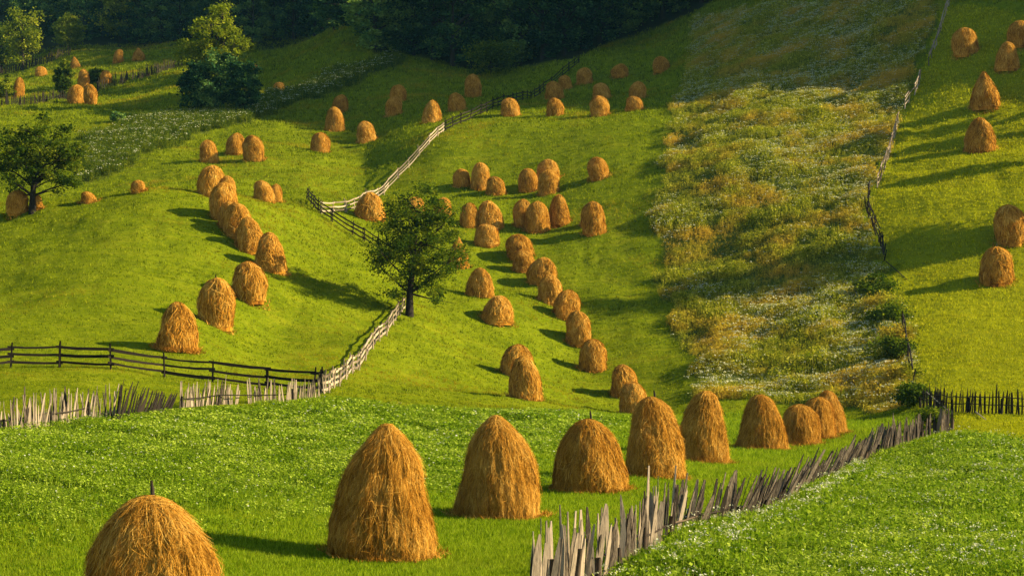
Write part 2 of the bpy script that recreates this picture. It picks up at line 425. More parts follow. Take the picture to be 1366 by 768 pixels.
cx, cy = cen[:, 0], cen[:, 1]
k_fore = noisy(FORE, cx, cy, .8); k_clov = noisy(CLOV1, cx + 1.5 * rng.normal(0, 1, len(cx)), cy + 2.5 * rng.normal(0, 1, len(cx)), 3.5, 4.0) | noisy(CLOV2, cx, cy, .5)
k_weed = noisy(WEED, cx, cy); k_weed2 = noisy(WEED2, cx, cy); k_dry = noisy(RIGHT, cx, cy, 1.0)
ce_v = np.interp(cu, [-300, 100, 330, 470, 500, 560, 620, 680, 770, 800, 870, 930, 1000, 1300], [100, 62, 50, 30, 70, 75, 92, 92, 78, 62, 40, 15, -30, -90])
k_forest = (cy > 318) & (cvv < ce_v)
QS = 1.0
def dsc(p, a=0.0045, lo=0.35): return np.clip(p[:, 1] * a, lo, 1.6) * rng.uniform(0.7, 1.3, len(p))
p = scatter_pts(int(130000 * QS), VIEW & k_fore & ~k_clov, 1.6)
stuff('short_grass', [blades(p, 5, 0.15, 0.028, 0.07, 0.8, np.clip(p[:, 1] / 60, .8, 2.0))], M['grass_fore'], 'fresh green mown grass around the big front haystacks', 'grass')
p = scatter_pts(int(150000 * QS), (VIEW & k_fore & k_clov) * np.clip(.75 + 1.1 * fbm(cx / 1.6, cy / 1.6, 0, 66, 2), .12, 1.5), 1.4)
s_ = np.clip(p[:, 1] / 70, .7, 1.6)
q = np.repeat(p, 3, 0); ss = np.repeat(s_, 3)
q = q + np.stack([rng.normal(0, .09, len(q)) * ss, rng.normal(0, .09, len(q)) * ss, rng.uniform(0.02, .26, len(q))], 1)
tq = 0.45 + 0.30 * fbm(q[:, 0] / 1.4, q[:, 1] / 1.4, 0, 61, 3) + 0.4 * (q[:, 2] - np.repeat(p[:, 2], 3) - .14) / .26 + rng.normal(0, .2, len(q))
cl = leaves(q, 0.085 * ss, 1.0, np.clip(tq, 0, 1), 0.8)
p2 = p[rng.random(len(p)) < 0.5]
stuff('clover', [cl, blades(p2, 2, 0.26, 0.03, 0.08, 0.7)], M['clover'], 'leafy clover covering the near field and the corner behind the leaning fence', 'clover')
k_tall = (fbm(cx / 5, cy / 5, 0, 33, 3) > 0.05)
p = scatter_pts(4200, VIEW & k_fore & k_clov, 1.3); p[:, 2] += 0.25
stuff('clover_flowers', [leaves(p, np.clip(p[:, 1] * 0.0009, .04, .10), 2.0, aspect=1.0)], M['flower'], 'tiny white flowers dotted over the near clover', 'flowers')
far = VIEW & ~k_fore & ~k_weed & ~k_weed2 & ~k_forest
p = scatter_pts(int(150000 * QS), far & ~k_dry, 1.0)
stuff('meadow_grass', [blades(p, 4, 0.25, 0.07, 0.13, 0.8, dsc(p))], M['grass'], 'mown meadow grass over the hillside', 'grass')
p = scatter_pts(int(45000 * QS), far & k_dry, 1.0)
stuff('yellow_grass', [blades(p, 4, 0.16, 0.07, 0.16, 0.9, dsc(p, .006))], M['grass_dry'], 'yellowish mown grass on the steep meadow at the right', 'grass')

# weed strip
def weed_parts(p, s, nl=9, h=0.75):
    N = len(p)
    q = np.repeat(p, nl, 0); ss = np.repeat(s, nl)
    q = q + np.stack([rng.normal(0, .20, len(q)) * ss, rng.normal(0, .20, len(q)) * ss, rng.random(len(q)) * h * ss], 1)
    tt = np.clip(np.repeat(rng.normal(0.45, 0.25, N), nl) + rng.normal(0, .15, len(q)), 0, 1)
    return [leaves(q, 0.17 * ss + .03, 0.3, tt, 0.5), blades(p, 4, h * 1.15, 0.05, 0.16, 0.5, s)]
p = scatter_pts(int(46000 * QS), k_weed & VIEW, 0.6)
lump = np.clip(0.74 + 0.55 * fbm(p[:, 0] / 2.5, p[:, 1] / 2.5, 0, 41, 3), 0.3, 1.8)
stuff('weeds', weed_parts(p, lump), M['weed'], 'tall overgrown weeds with rusty patches filling the unmown strip', 'weeds')
def umbels(p, h, n, size, spread):
    q = np.repeat(p, n, 0)
    q = q + np.stack([rng.normal(0, spread, len(q)), rng.normal(0, spread, len(q)), np.repeat(h, n) + rng.normal(0, .03, len(q))], 1)
    return leaves(q, size, 0.9, aspect=0.9)
dens = np.clip(0.35 + 0.5 * (cy > 235) + fbm(cx / 7, cy / 9, 0, 52, 3) * 1.3, 0.02, 1.5)
p = scatter_pts(12500, dens * (k_weed & VIEW), 0.5)
lu = np.clip(0.74 + 0.55 * fbm(p[:, 0] / 2.5, p[:, 1] / 2.5, 0, 41, 3), 0.3, 1.8)
stuff('weed_flowers', [umbels(p, 0.72 * lu, 5, 0.11, .14)], M['flower'], 'clusters of white blossoms scattered over the unmown strip', 'flowers')
p = scatter_pts(9000, k_weed2 & VIEW, 0.4)
stuff('ridge_weeds', weed_parts(p, np.ones(len(p)) * rng.uniform(.7, 1.5, len(p)), 7, 0.9), M['leaf'], 'rough weeds in the band along the far left ridge', 'weeds')
p = scatter_pts(1200, k_weed2 & VIEW, 0.2)
stuff('ridge_flowers', [umbels(p, 0.95 * np.ones(len(p)), 5, 0.16, .16)], M['flower'], 'whitish blossoms in the weedy band along the far left ridge', 'flowers')

FL = poly_xy([(840,775),(880,752),(909,712),(1000,706),(1041,690),(1075,662),(1143,628),(1160,640),(1120,668),(1080,700),(1050,720),(1000,745),(960,775)])
k_fl = inside(FL, cx, cy)
p = scatter_pts(2600, k_fl, 0.5)
stuff('fence_weeds', weed_parts(p, np.full(len(p), .75), 9, .7), M['clover'], 'tall green stems growing along the right side of the leaning fence', 'weeds')
p = scatter_pts(330, k_fl, 0.5)
stuff('cow_parsley_flowers', [umbels(p, rng.uniform(.4, .8, len(p)), 9, 0.055, .07)], M['flower'], 'flat white flower heads beside the leaning fence', 'flowers')

k_c2 = noisy(CLOV2, cx, cy, .5)
p = scatter_pts(5200, (k_c2 & VIEW) * np.clip(.4 + fbm(cx / 3, cy / 3, 0, 81, 3), .03, 1.2), 1.0)
stuff('field_weeds', weed_parts(p, np.full(len(p), .55), 8, .75), M['clover'], 'rough taller weeds standing through the clover in the bottom right corner', 'weeds')
p = scatter_pts(750, (k_c2 & VIEW) * np.clip(.3 + fbm(cx / 3, cy / 3, 0, 82, 3), .02, 1.2), 1.0)
stuff('field_flowers', [umbels(p, rng.uniform(.3, .5, len(p)), 6, 0.05, .05)], M['flower'], 'small white flower heads scattered over the bottom right corner', 'flowers')

# ------------------------------------------------------------------ haystacks
PROF = {
 'A': [(0,.97),(.15,1),(.4,.90),(.6,.77),(.74,.60),(.84,.40),(.92,.22),(.97,.09),(1,.0)],
 'B': [(0,.97),(.2,1),(.45,.93),(.65,.78),(.8,.58),(.9,.39),(.96,.22),(1,.0)],
 'C': [(0,1),(.2,.97),(.45,.86),(.65,.70),(.8,.54),(.9,.38),(.96,.22),(1,.0)],
 'D': [(0,1),(.2,.97),(.4,.84),(.58,.62),(.72,.42),(.85,.22),(.94,.10),(1,.0)],
 'E': [(0,.95),(.25,1),(.5,.95),(.7,.82),(.85,.60),(.94,.36),(1,.0)],
 'F': [(0,.88),(.25,.98),(.5,.97),(.7,.84),(.84,.63),(.94,.36),(1,.0)],
}
def hay_arrays(kind, Hh, Rr, nu, nv, nstr, sw, sl, seed, lump=1.0):
    """pile body and loose straws, base at z = 0 (sunk a little)"""
    g = np.random.default_rng(seed)
    pk = PROF[kind]
    tx, ty = g.normal(0, 0.06, 2) * Rr
    def rad(phi, t):
        r = np.interp(t, [a for a, b in pk], [b for a, b in pk]) if False else pchip([a for a, b in pk], [b for a, b in pk], t)
        r = np.maximum(r, 0) * Rr
        c, s = np.cos(phi), np.sin(phi)
        k = 1 + lump * (0.15 * vnoise(c * 1.3 + 7, s * 1.3, t * 2.0, seed) + 0.05 * vnoise(c * 3.5, s * 3.5, t * 5, seed + 1))
        d = (0.055 if nu > 100 else 0.03) * vnoise(c * 9 + 3, s * 9, t * Hh * 2.2, seed + 2) + (0.03 if nu > 100 else 0.015) * vnoise(c * 22, s * 22, t * Hh * 3, seed + 3)
        return r * k + d * np.clip((1 - t) * 6, 0, 1) * Rr / 1.3
    def pos(phi, t, off=0.0):
        r = rad(phi, t) + off
        return np.stack([r * np.cos(phi) + tx * t * t * 2, r * np.sin(phi) + ty * t * t * 2, t * Hh], -1)
    ph = np.linspace(0, 2 * np.pi, nu + 1)[:-1]; tt = 1 - (1 - np.linspace(0, 1, nv)) ** 1.25
    PH, TT = np.meshgrid(ph, tt)
    v = pos(PH, TT); v[0, :, 2] -= 0.35
    idx = np.arange(nu * nv).reshape(nv, nu)
    r1 = np.roll(idx, -1, 1)
    q = np.stack([idx[:-1], r1[:-1], r1[1:], idx[1:]], -1).reshape(-1, 4)
    v = v.reshape(-1, 3)
    tint = np.clip(0.42 + 0.35 * vnoise(np.cos(PH) * 6, np.sin(PH) * 6, TT * 3, seed + 4).ravel(), 0, 1)
    # straws
    K = 5
    t0 = g.random(nstr) ** 0.9
    t0 = np.where(g.random(nstr) < .2, 1 - .25 * g.random(nstr), t0)
    p0 = g.uniform(0, 2 * np.pi, nstr)
    L = sl * g.uniform(0.5, 1.5, nstr)
    ang = np.where(g.random(nstr) < .76, g.normal(0, .25, nstr), g.normal(0, 1.0, nstr))
    curl = g.normal(0, .35, nstr)
    off = g.uniform(0.0, 0.05, nstr) * (1 + 1.6 * (g.random(nstr) < .12))
    stick = np.where(g.random(nstr) < .07, g.uniform(.05, .18, nstr), 0.03)
    pts = []
    phc, tc = p0.copy(), t0.copy()
    for k in range(K):
        rr = np.maximum(rad(phc, np.clip(tc, 0, .995)), 0.12)
        o = off + stick * (k / (K - 1)) ** 2
        pts.append(pos(phc, np.clip(tc, -0.02, .995), o))
        a = ang + curl * k / K
        tc = tc - np.cos(a) * L / (K - 1) / Hh * 0.95
        phc = phc + np.sin(a) * L / (K - 1) / rr
    pts = np.stack(pts, 1)                                 # n K 3
    tan = np.gradient(pts, axis=1)
    rd = pts.copy(); rd[..., 2] = 0.3; rd /= np.linalg.norm(rd, axis=-1)[..., None] + 1e-9
    sd = np.cross(tan, rd); sd /= np.linalg.norm(sd, axis=-1)[..., None] + 1e-9
    tw = g.uniform(-.7, .7, nstr)[:, None, None]
    wv = (sd * np.cos(tw) + rd * np.sin(tw)) * (sw * g.uniform(.5, 1.4, nstr))[:, None, None] * .5 * np.array([1, 1, 1, .8, .3])[None, :, None]
    sv = np.stack([pts - wv, pts + wv], 2).reshape(-1, 3)   # n K 2
    b = (np.arange(nstr) * K * 2)[:, None] + (np.arange(K - 1) * 2)[None]
    sq = np.stack([b, b + 1, b + 3, b + 2], -1).reshape(-1, 4) + len(v)
    st = np.repeat(np.clip(g.normal(.60, .25, nstr), 0, 1.2), K * 2)
    return np.concatenate([v, sv]), np.concatenate([q, sq]), np.concatenate([tint, st])

def hay_mesh(kind, Hh, Rr, nu, nv, nstr, sw, sl, seed):
    v, f, t = hay_arrays(kind, Hh, Rr, nu, nv, nstr, sw, sl, seed)
    me = np_mesh('hay_pile', v, f, {'tint': t}, True)
    me.materials.append(M['hay'])
    return me

def tube_arrays(pts, rads, k=7, jag=0.0):
    pts = [Vector(p) for p in pts]; vs = []; n = len(pts)
    for i, p in enumerate(pts):
        d = (pts[min(i+1, n-1)] - pts[max(i-1, 0)]).normalized()
        a = d.cross(Vector((0.3, 1, 0.1)) if abs(d.z) > .7 else Vector((0, 0, 1))).normalized(); b = d.cross(a)
        for j in range(k):
            w = 2 * math.pi * j / k
            rr = rads[i] * (1 + jag * random.uniform(-1, 1))
            vs.append(p + (a * math.cos(w) + b * math.sin(w)) * rr)
    vs.append(pts[0]); vs.append(pts[-1])
    q = [(i*k + j, i*k + (j+1) % k, (i+1)*k + (j+1) % k, (i+1)*k + j) for i in range(n-1) for j in range(k)]
    t = [(j, (j+1) % k, n*k) for j in range(k)] + [((n-1)*k + (j+1) % k, (n-1)*k + j, n*k + 1) for j in range(k)]
    return np.array([tuple(v) for v in vs]), np.array(q), np.array(t)

def tubes_mesh(name, tubes, tint=0.5):
    vs, qs, ts, o = [], [], [], 0
    for pts, rads in tubes:
        v, q, t = tube_arrays(pts, rads)
        vs.append(v); qs.append(q + o); ts.append(t + o); o += len(v)
    v = np.concatenate(vs)
    return np_mesh(name, v, [np.concatenate(qs), np.concatenate(ts)], {'tint': np.full(len(v), tint)}, True)

G_F = 'large haystacks in the front row'
G_K = 'haystacks on the left knoll'
G_M = 'haystacks in the middle field'
G_T = 'haystacks on the terrace under the dark wood'
G_U = 'haystacks on the slope left of the ridge fence'
G_R = 'haystacks on the steep right meadow'
G_L = 'haystacks in the shaded far left fields'
# u, v of base, height px, width px, profile, pole showing, group, label
ST = [
 (203,856,190,178,'B',1,G_F,'broad round haystack cut by the bottom edge with a stub of pole on top'),
 (510,746,182,149,'A',0,G_F,'biggest haystack with a pointed top standing alone near the bottom middle'),
 (665,692,140,123,'A',0,G_F,'large pointed haystack just right of the biggest one in the front row'),
 (788,657,98,98,'B',1,G_F,'squat round haystack as wide as tall in the front row'),
 (873,638,109,82,'C',1,G_F,'tall haystack with a short pole above its blunt top right of the squat round one'),
 (937,619,100,70,'C',0,G_F,'tall narrow haystack half overlapped on its left by the one with the pole'),
 (1015,603,79,69,'C',0,G_F,'conical haystack with a small round one at its right foot in the front row'),
 (1067,596,59,53,'E',0,G_F,'small round haystack foremost of the tight trio at the right end of the front row'),
 (1089,589,62,50,'E',0,G_F,'middle haystack of the tight trio at the right end of the front row'),
 (1109,583,65,42,'C',0,G_F,'rearmost haystack of the tight trio at the right end of the front row'),
 # left knoll, from the rail fence upwards
 (236,468,68,52,'C',0,G_K,'lowest haystack of the left knoll, nearest the dark rail fence'),
 (288,436,67,47,'F',1,G_K,'tall haystack with a tiny pole tip second from the bottom of the left knoll'),
 (333,403,57,48,'E',0,G_K,'shaded brown haystack third from the bottom on the left knoll'),
 (362,362,55,44,'C',0,G_K,'haystack with sloping shoulders at the lower right end of the close line on the knoll'),
 (335,337,50,40,'C',0,G_K,'second haystack from the lower end of the close line on the knoll'),
 (318,318,50,38,'E',0,G_K,'third haystack from the lower end of the close line on the knoll'),
 (306,307,42,28,'E',0,G_K,'haystack mostly hidden behind the third one of the close line on the knoll'),
 (297,294,54,36,'F',0,G_K,'tallest haystack in the upper part of the close line on the knoll'),
 (304,272,40,25,'F',0,G_K,'haystack peeping out right behind the tallest upper one on the knoll'),
 (281,263,45,37,'E',0,G_K,'topmost haystack of the close line on the left knoll'),
 (352,268,30,28,'E',0,G_K,'left haystack of the close small pair standing right of the knoll line'),
 (367,269,26,18,'E',0,G_K,'right haystack of the close small pair standing right of the knoll line'),
 (185,257,19,19,'E',0,G_K,'tiny haystack top peeping over the crest of the knoll'),
 (118,271,18,21,'E',0,G_K,'low haystack top behind the knoll crest right of the dark round tree'),
 (23,287,36,31,'F',0,G_K,'haystack at the left edge just left of the round tree trunk'),
 (49,280,24,16,'E',0,G_K,'haystack almost hidden behind the trunk of the round tree on the left'),
 # slope left of the ridge fence
 (279,217,33,25,'E',0,G_U,'leftmost of the three haystacks below the weedy band'),
 (314,206,31,25,'E',0,G_U,'middle and rearmost of the three haystacks below the weedy band'),
 (339,215,37,28,'F',0,G_U,'rightmost and tallest of the three haystacks below the weedy band'),
 (427,204,30,24,'E',0,G_U,'lone haystack on the crest midway between the trio of three and the ridge fence'),
 (446,175,35,25,'C',0,G_U,'sunlit haystack close in front of a dim one left of the ridge fence'),
 (453,151,27,21,'E',0,G_U,'dim haystack right behind the sunlit one left of the ridge fence'),
 (489,190,31,26,'E',0,G_U,'haystack lowest and nearest to the crest on the slope left of the ridge fence'),
 (525,155,28,23,'F',0,G_U,'front haystack of the shaded pair in the middle of the upper slope'),
 (531,136,25,21,'E',0,G_U,'rear haystack of the shaded pair in the middle of the upper slope'),
 (575,164,33,26,'C',0,G_U,'haystack with one bright side standing on the crest beside the ridge fence'),
 (610,149,28,23,'E',0,G_U,'haystack touching the left side of the ridge fence where it dips'),
 (631,130,33,22,'F',0,G_U,'tall brownish haystack just below the bushes of the dark wood'),
 # terrace right of the ridge fence
 (681,155,27,25,'E',0,G_T,'leftmost haystack on the terrace crest close to the ridge fence'),
 (741,155,27,23,'E',0,G_T,'second haystack from the left along the terrace crest'),
 (740,133,27,24,'E',0,G_T,'haystack directly behind the second one of the terrace crest'),
 (754,120,22,19,'E',0,G_T,'small haystack at the fence behind two others on the terrace'),
 (780,113,25,23,'F',0,G_T,'round haystack just below the end of the ridge fence'),
 (801,155,30,24,'F',0,G_T,'tallest haystack in bright light on the terrace crest'),
 (803,132,24,23,'E',0,G_T,'shaded haystack right behind the tallest on the terrace crest'),
 (826,104,21,21,'E',0,G_T,'small haystack high on the terrace between two shaded ones'),
 (847,148,22,23,'E',0,G_T,'lowest bright round haystack at the right end of the terrace crest'),
 (851,133,27,23,'F',0,G_T,'dim haystack behind the bright round one at the right end of the terrace crest'),
 (883,97,24,21,'E',0,G_T,'uppermost haystack alone near the weed strip below the dark wood'),
 # middle field, top to bottom
 (799,240,33,28,'F',0,G_M,'single haystack on the upper right of the middle field near the weed strip'),
 (616,249,26,23,'E',0,G_M,'left haystack of the cluster of three at the top left of the middle field'),
 (641,253,39,26,'F',0,G_M,'tallest middle haystack of the cluster of three at the top left of the middle field'),
 (662,260,27,25,'E',0,G_M,'low front haystack of the cluster of three at the top left of the middle field'),
 (705,256,34,25,'F',0,G_M,'left haystack of the cluster of three at the top centre of the middle field'),
 (732,245,35,29,'F',0,G_M,'rear haystack of the cluster of three at the top centre of the middle field'),
 (731,260,36,27,'F',0,G_M,'front haystack of the cluster of three at the top centre of the middle field'),
 (494,293,39,38,'B',0,G_M,'wide haystack between the two arms of the rail fence, left of the lone dark tree'),
 (552,287,27,24,'E',0,G_M,'haystack glimpsed through the left top of the lone dark tree'),
 (590,290,29,22,'E',0,G_M,'haystack glimpsed through the right top of the lone dark tree'),
 (626,303,35,24,'E',0,G_M,'haystack at the right edge of the dark tree crown, beside a larger one'),
 (653,306,41,33,'C',0,G_M,'broad haystack behind a squat one right of the dark tree crown'),
 (649,329,33,32,'E',0,G_M,'squat haystack in front of a broad one right of the dark tree crown'),
 (697,303,40,24,'F',0,G_M,'left and rearmost of the three tall haystacks in the middle of the field'),
 (717,310,44,34,'F',0,G_M,'front one of the three tall haystacks in the middle of the field'),
 (746,301,44,30,'C',0,G_M,'right one of the three tall haystacks in the middle of the field'),
 (784,302,29,18,'E',0,G_M,'haystack hidden behind the left flank of the lone tall one near the weed strip'),
 (792,313,47,31,'F',0,G_M,'lone tall haystack on the right of the middle field with another peeping behind it'),
 (611,357,44,28,'D',0,G_M,'haystack half covered by the right branches of the lone dark tree'),
 (641,396,41,37,'C',0,G_M,'haystack with a pointed top right below the crown of the dark tree'),
 (664,432,40,44,'B',0,G_M,'wide low haystack with a grassy gap around it right of the dark tree trunk'),
 (694,348,38,33,'F',0,G_M,'rear haystack of the overlapping pair at the upper end of the long diagonal line'),
 (699,362,31,29,'E',0,G_M,'short front haystack of the overlapping pair at the upper end of the diagonal line'),
 (722,380,39,35,'E',0,G_M,'first single haystack of the diagonal line below the overlapping pair'),
 (735,405,39,33,'E',0,G_M,'second single haystack of the diagonal line below the overlapping pair'),
 (756,424,40,36,'E',0,G_M,'third single haystack of the diagonal line below the overlapping pair'),
 (772,461,49,35,'F',0,G_M,'fourth and tallest single haystack of the diagonal line'),
 (790,495,45,38,'F',0,G_M,'fifth and lowest single haystack of the diagonal line'),
 (689,503,46,42,'E',0,G_M,'dark flanked haystack behind the front one of the lower left pair'),
 (700,532,60,43,'C',0,G_M,'front haystack of the lower left pair in the middle field'),
 (834,529,45,36,'E',0,G_M,'rear haystack of the lower right pair at the foot of the slope'),
 (845,552,45,37,'E',0,G_M,'front haystack of the lower right pair at the foot of the slope'),
 # right meadow
 (1288,76,42,33,'F',0,G_R,'left haystack of the top three on the steep right meadow'),
 (1343,96,43,31,'C',0,G_R,'lowest of the top three haystacks on the steep right meadow'),
 (1361,65,41,33,'F',0,G_R,'haystack cut by the right edge at the top of the steep meadow'),
 (1314,147,55,39,'D',0,G_R,'sharply pointed haystack on the steep right meadow'),
 (1308,203,49,41,'C',0,G_R,'blunt haystack just below the sharply pointed one on the right meadow'),
 (1348,327,57,46,'F',0,G_R,'dark haystack in tree shadow at the right edge'),
 (1329,380,53,45,'F',1,G_R,'round haystack with a thin pole tip, lowest on the right meadow'),
 # shaded far left
 (101,138,27,22,'E',0,G_L,'left front haystack of the far cluster beside the far paling fence'),
 (121,141,31,20,'F',0,G_L,'right front haystack of the far cluster beside the far paling fence'),
 (111,116,26,15,'F',0,G_L,'rear left haystack of the far cluster, beside a small bush'),
 (141,112,20,15,'E',0,G_L,'rear right haystack of the far cluster, beyond a small bush'),
 (25,130,29,15,'E',0,G_L,'haystack beside the yellow bush at the far left edge'),
 (55,102,15,15,'E',0,G_L,'smallest haystack in the far field near the left, under the upper fence'),
 (100,92,18,15,'D',0,G_L,'conical haystack in the far field just under the upper fence'),
 (158,84,20,14,'E',0,G_L,'left one of the far pair beneath the forest edge'),
 (185,81,19,17,'D',0,G_L,'right one of the far pair beneath the forest edge'),
 (372,122,14,15,'E',0,G_L,'dark haystack sunk behind the weedy band on the ridge'),
 (339,98,14,10,'E',0,G_L,'dim haystack right beside the tall leaning tree on the far field'),
]
VAR = {}
for k_, kd_ in enumerate('ABCDEF'):
    VAR[kd_] = [hay_mesh(kd_, 3.0, 1.0, 56, 34, 2400, 0.030, 0.60, 100 + k_ * 10 + j) for j in range(2 if kd_ in 'ABD' else 3)]
LIT = []
for i, (u, v, h, w, kd_, pole, grp, lab) in enumerate(ST):
    b = pix(u, min(v, 835)) if i else None
    if i == 0:
        # base lies below the picture
        d0 = 37.5; b = Vector(((u - 683) / F * d0, d0, 0)); b.z = gz(b.x, b.y)
    # the stack's centre stands about half a radius behind the visible foot
    d = b.y
    Hm, Rm = (h - 1) / F * d, 0.5 * w / F * d * (.93 if grp is G_F else .97)
    if i == 0: Hm *= .94
    c = Vector((b.x * (d + Rm * .5) / d, d + Rm * .5, 0)); c.z = gz(c.x, c.y)
    Hm = max(b.z + Hm - c.z, 1.0) * (1 + Rm * .5 / d)
    LIT.append((c, Rm))
    if grp is G_F:
        n_ = int(45000 if i < 3 else 24000 if i < 7 else 9000)
        me = hay_mesh(kd_, Hm, Rm, 200 if i < 3 else 128, 140 if i < 3 else 90, n_, 0.008 if i < 3 else 0.012, 0.32, 300 + i)
        rz, sc = 0.0, (1, 1, 1)
    else:
        me = VAR[kd_][i % len(VAR[kd_])]
        rz, sc = random.uniform(0, 6.28), (Rm / 1.0, Rm / 1.0, Hm / 3.0)
    if pole:
        root = tag(empty('haystack', c, rz), lab, 'haystack', grp)
        o = link('hay_pile', me, None, root); o.scale = sc
        pm = tubes_mesh('pole', [([(0.03, 0, Hm - .5), (0.0, 0.01, Hm + .1), (-0.02, 0.0, Hm + (.26 if i < 4 else .22))], (.05, .04, .022))])
        link('pole', pm, M['bark'], root)
    else:
        o = tag(link('haystack', me, None), lab, 'haystack', grp)
        o.location = c; o.rotation_euler = (random.uniform(-.035, .035), random.uniform(-.035, .035), rz); o.location.z -= .06; ax = random.uniform(.92, 1.08); o.scale = (sc[0] * ax, sc[1] / ax, sc[2])

lp = []
for c, r in LIT:
    m_ = 330 if c.y < 125 else 45
    for _ in range(m_):
        a = random.uniform(0, 6.283); q = r * (0.97 + abs(random.gauss(0, .16 if c.y < 125 else .12)))
        x, y = c.x + q * math.cos(a), c.y + q * math.sin(a)
        lp.append((x, y, gz(x, y) + .11 if c.y < 125 else gz(x, y) + .06))
lp = np.array(lp)
bv, bf, bt = blades(lp, 3, 0.16, 0.03, 0.05, 2.2, np.clip(lp[:, 1] / 70, .7, 2.2))
stuff('loose_hay', [(bv, bf, bt)], M['hay'], 'loose wisps of hay lying round the feet of the haystacks', 'hay')

# ------------------------------------------------------------------ fences
def world_line(pts):
    return [pix(u, v) for u, v in pts]

def along(line, step, jit=0.0, end=False):
    """points on the terrain every step metres along a ground polyline, with tangents"""
    out, acc = [], 0.0
    for a, b in zip(line[:-1], line[1:]):
        L = (Vector((b.x, b.y)) - Vector((a.x, a.y))).length
        s = acc
        while s < L:
            t = s / L
            x, y = a.x + (b.x - a.x) * t, a.y + (b.y - a.y) * t
            tn = Vector((b.x - a.x, b.y - a.y, 0)).normalized()
            out.append((Vector((x, y, gz(x, y))), tn)); s += step * random.uniform(1 - jit, 1 + jit)
        acc = s - L
    if end:
        a, b = line[-2:]
        out.append((b.copy(), Vector((b.x - a.x, b.y - a.y, 0)).normalized()))
    return out

def board(p, tn, h, w, lean_s, lean_o, th=0.025, sharp=True, seed=0, off=0.0, twist=0.0):
    """a split pale rising from p; tn along the fence, lean in metres per metre"""
    nrm = Vector((-tn.y, tn.x, 0))
    up = (Vector((0, 0, 1)) + tn * lean_s + nrm * lean_o).normalized()
    base = p - up * 0.15 + nrm * off
    sd = (tn - up * tn.dot(up)).normalized()
    fr = up.cross(sd)
    if twist: sd, fr = sd * math.cos(twist) + fr * math.sin(twist), fr * math.cos(twist) - sd * math.sin(twist)
    vs = []
    bow = random.uniform(-.03, .03)
    N = 4
    for k in range(N + 1):
        t = k / N
        c = base + up * (h + .15) * t + sd * bow * math.sin(t * 3)
        ww = w * .5 * (1 - .18 * t) * random.uniform(.92, 1.08)
        if k == N and sharp: ww *= random.uniform(.15, .6)
        tt = th * (1 - .3 * t)
        for a, b_ in ((-1, -1), (1, -1), (1, 1), (-1, 1)):
            vs.append(tuple(c + sd * ww * a + fr * tt * .5 * b_))
    q = [(4*k + j, 4*k + (j+1) % 4, 4*k + 4 + (j+1) % 4, 4*k + 4 + j) for k in range(N) for j in range(4)] + [(3, 2, 1, 0), (4*N, 4*N+1, 4*N+2, 4*N+3)]
    return np.array(vs), np.array(q)

def boards_obj(name, bl, mat, parent, org):
    vs, qs, ts, o = [], [], [], 0
    for v, q in bl:
        vs.append(v - np.array(org)); qs.append(q + o); ts.append(np.full(len(v), random.random())); o += len(v)
    return link(name, np_mesh(name, np.concatenate(vs), np.concatenate(qs), {'tint': np.concatenate(ts)}), mat, parent)

def pole_obj(name, pts, rads, mat, parent, org):
    v = tubes_mesh(name, [([Vector(p) - Vector(org) for p in pts], rads)], random.random())
    return link(name, v, mat, parent)

def paling_fence(name, line, label, h, step, w, lean, mat, merge=False, group='paling fences', post_every=2.6, hvar=.3, rails=2, gaps=(), post_mat=None, leanvar=.08, across=None, pr=.085, side=-1):
    pts = along(line, step, .35)
    org = tuple(pts[0][0])
    root = tag(empty(name, org), label, 'fence', group)
    n = len(pts); bl = []
    L = lambda t: (lean(t) if callable(lean) else lean)
    HH = lambda t: (h(t) if callable(h) else h)
    made = 0
    for i, (p, tn) in enumerate(pts):
        t = i / n
        if any(a < t < b for a, b in gaps) and random.random() < .85: continue
        hh = HH(t) * random.uniform(1 - hvar, 1 + hvar * .6)
        if random.random() < .07: hh *= 1.25
        b = board(p, tn, hh, w * random.uniform(.6, 1.4), L(t) + random.gauss(0, leanvar), (across(t) if across else 0) + random.gauss(0, .07), off=random.uniform(-.03, .03), twist=(random.gauss(-.35, .45) if side > 0 else random.gauss(0, .25)))
        if merge or n - i > 100: bl.append(b)
        else:
            boards_obj('pale', [b], mat, root, org); made += 1
    if merge: boards_obj('pale_panel', bl, mat, root, org)
    elif bl: boards_obj('pales', bl, mat, root, org)['kind'] = 'stuff'
    pp = along(line, post_every, .2)
    for k, (p, tn) in enumerate(pp):
        t = k / len(pp); nr = Vector((-tn.y, tn.x, 0))
        hh = HH(t) * .72
        up = (Vector((0, 0, 1)) + tn * L(t) * .6 + nr * ((across(t) * .7 if across else 0) + random.gauss(0, .05))).normalized()
        q = p + nr * .10 * side
        pole_obj('post', [q - up * .2, q + up * hh * .5, q + up * hh * random.uniform(.6, 1.0)], (pr, pr * .95, pr * .8), post_mat or M['bark'], root, org)
    for r_ in range(rails):
        for k in range(len(pp) - 1):
            a, b = pp[k][0], pp[k+1][0]; hz = (.42 + .3 * r_)
            t = k / len(pp)
            if any(g0 < t < g1 for g0, g1 in gaps): continue
            o_ = Vector((-pp[k][1].y, pp[k][1].x, 0)) * -.045
            oa = (pp[k][1] * L(t) + Vector((-pp[k][1].y, pp[k][1].x, 0)) * (across(t) if across else 0)) * HH(t) * hz
            za, zb = HH(t) * hz + random.uniform(-.05, .05), HH(t) * hz + random.uniform(-.05, .05)
            pole_obj('rail', [a + o_ + oa + Vector((0, 0, za)), (a + b) / 2 + o_ + oa + Vector((0, 0, (za + zb) / 2 - .03)), b + o_ + oa + Vector((0, 0, zb))], (.03, .026, .026), post_mat or M['bark'], root, org)
    return root

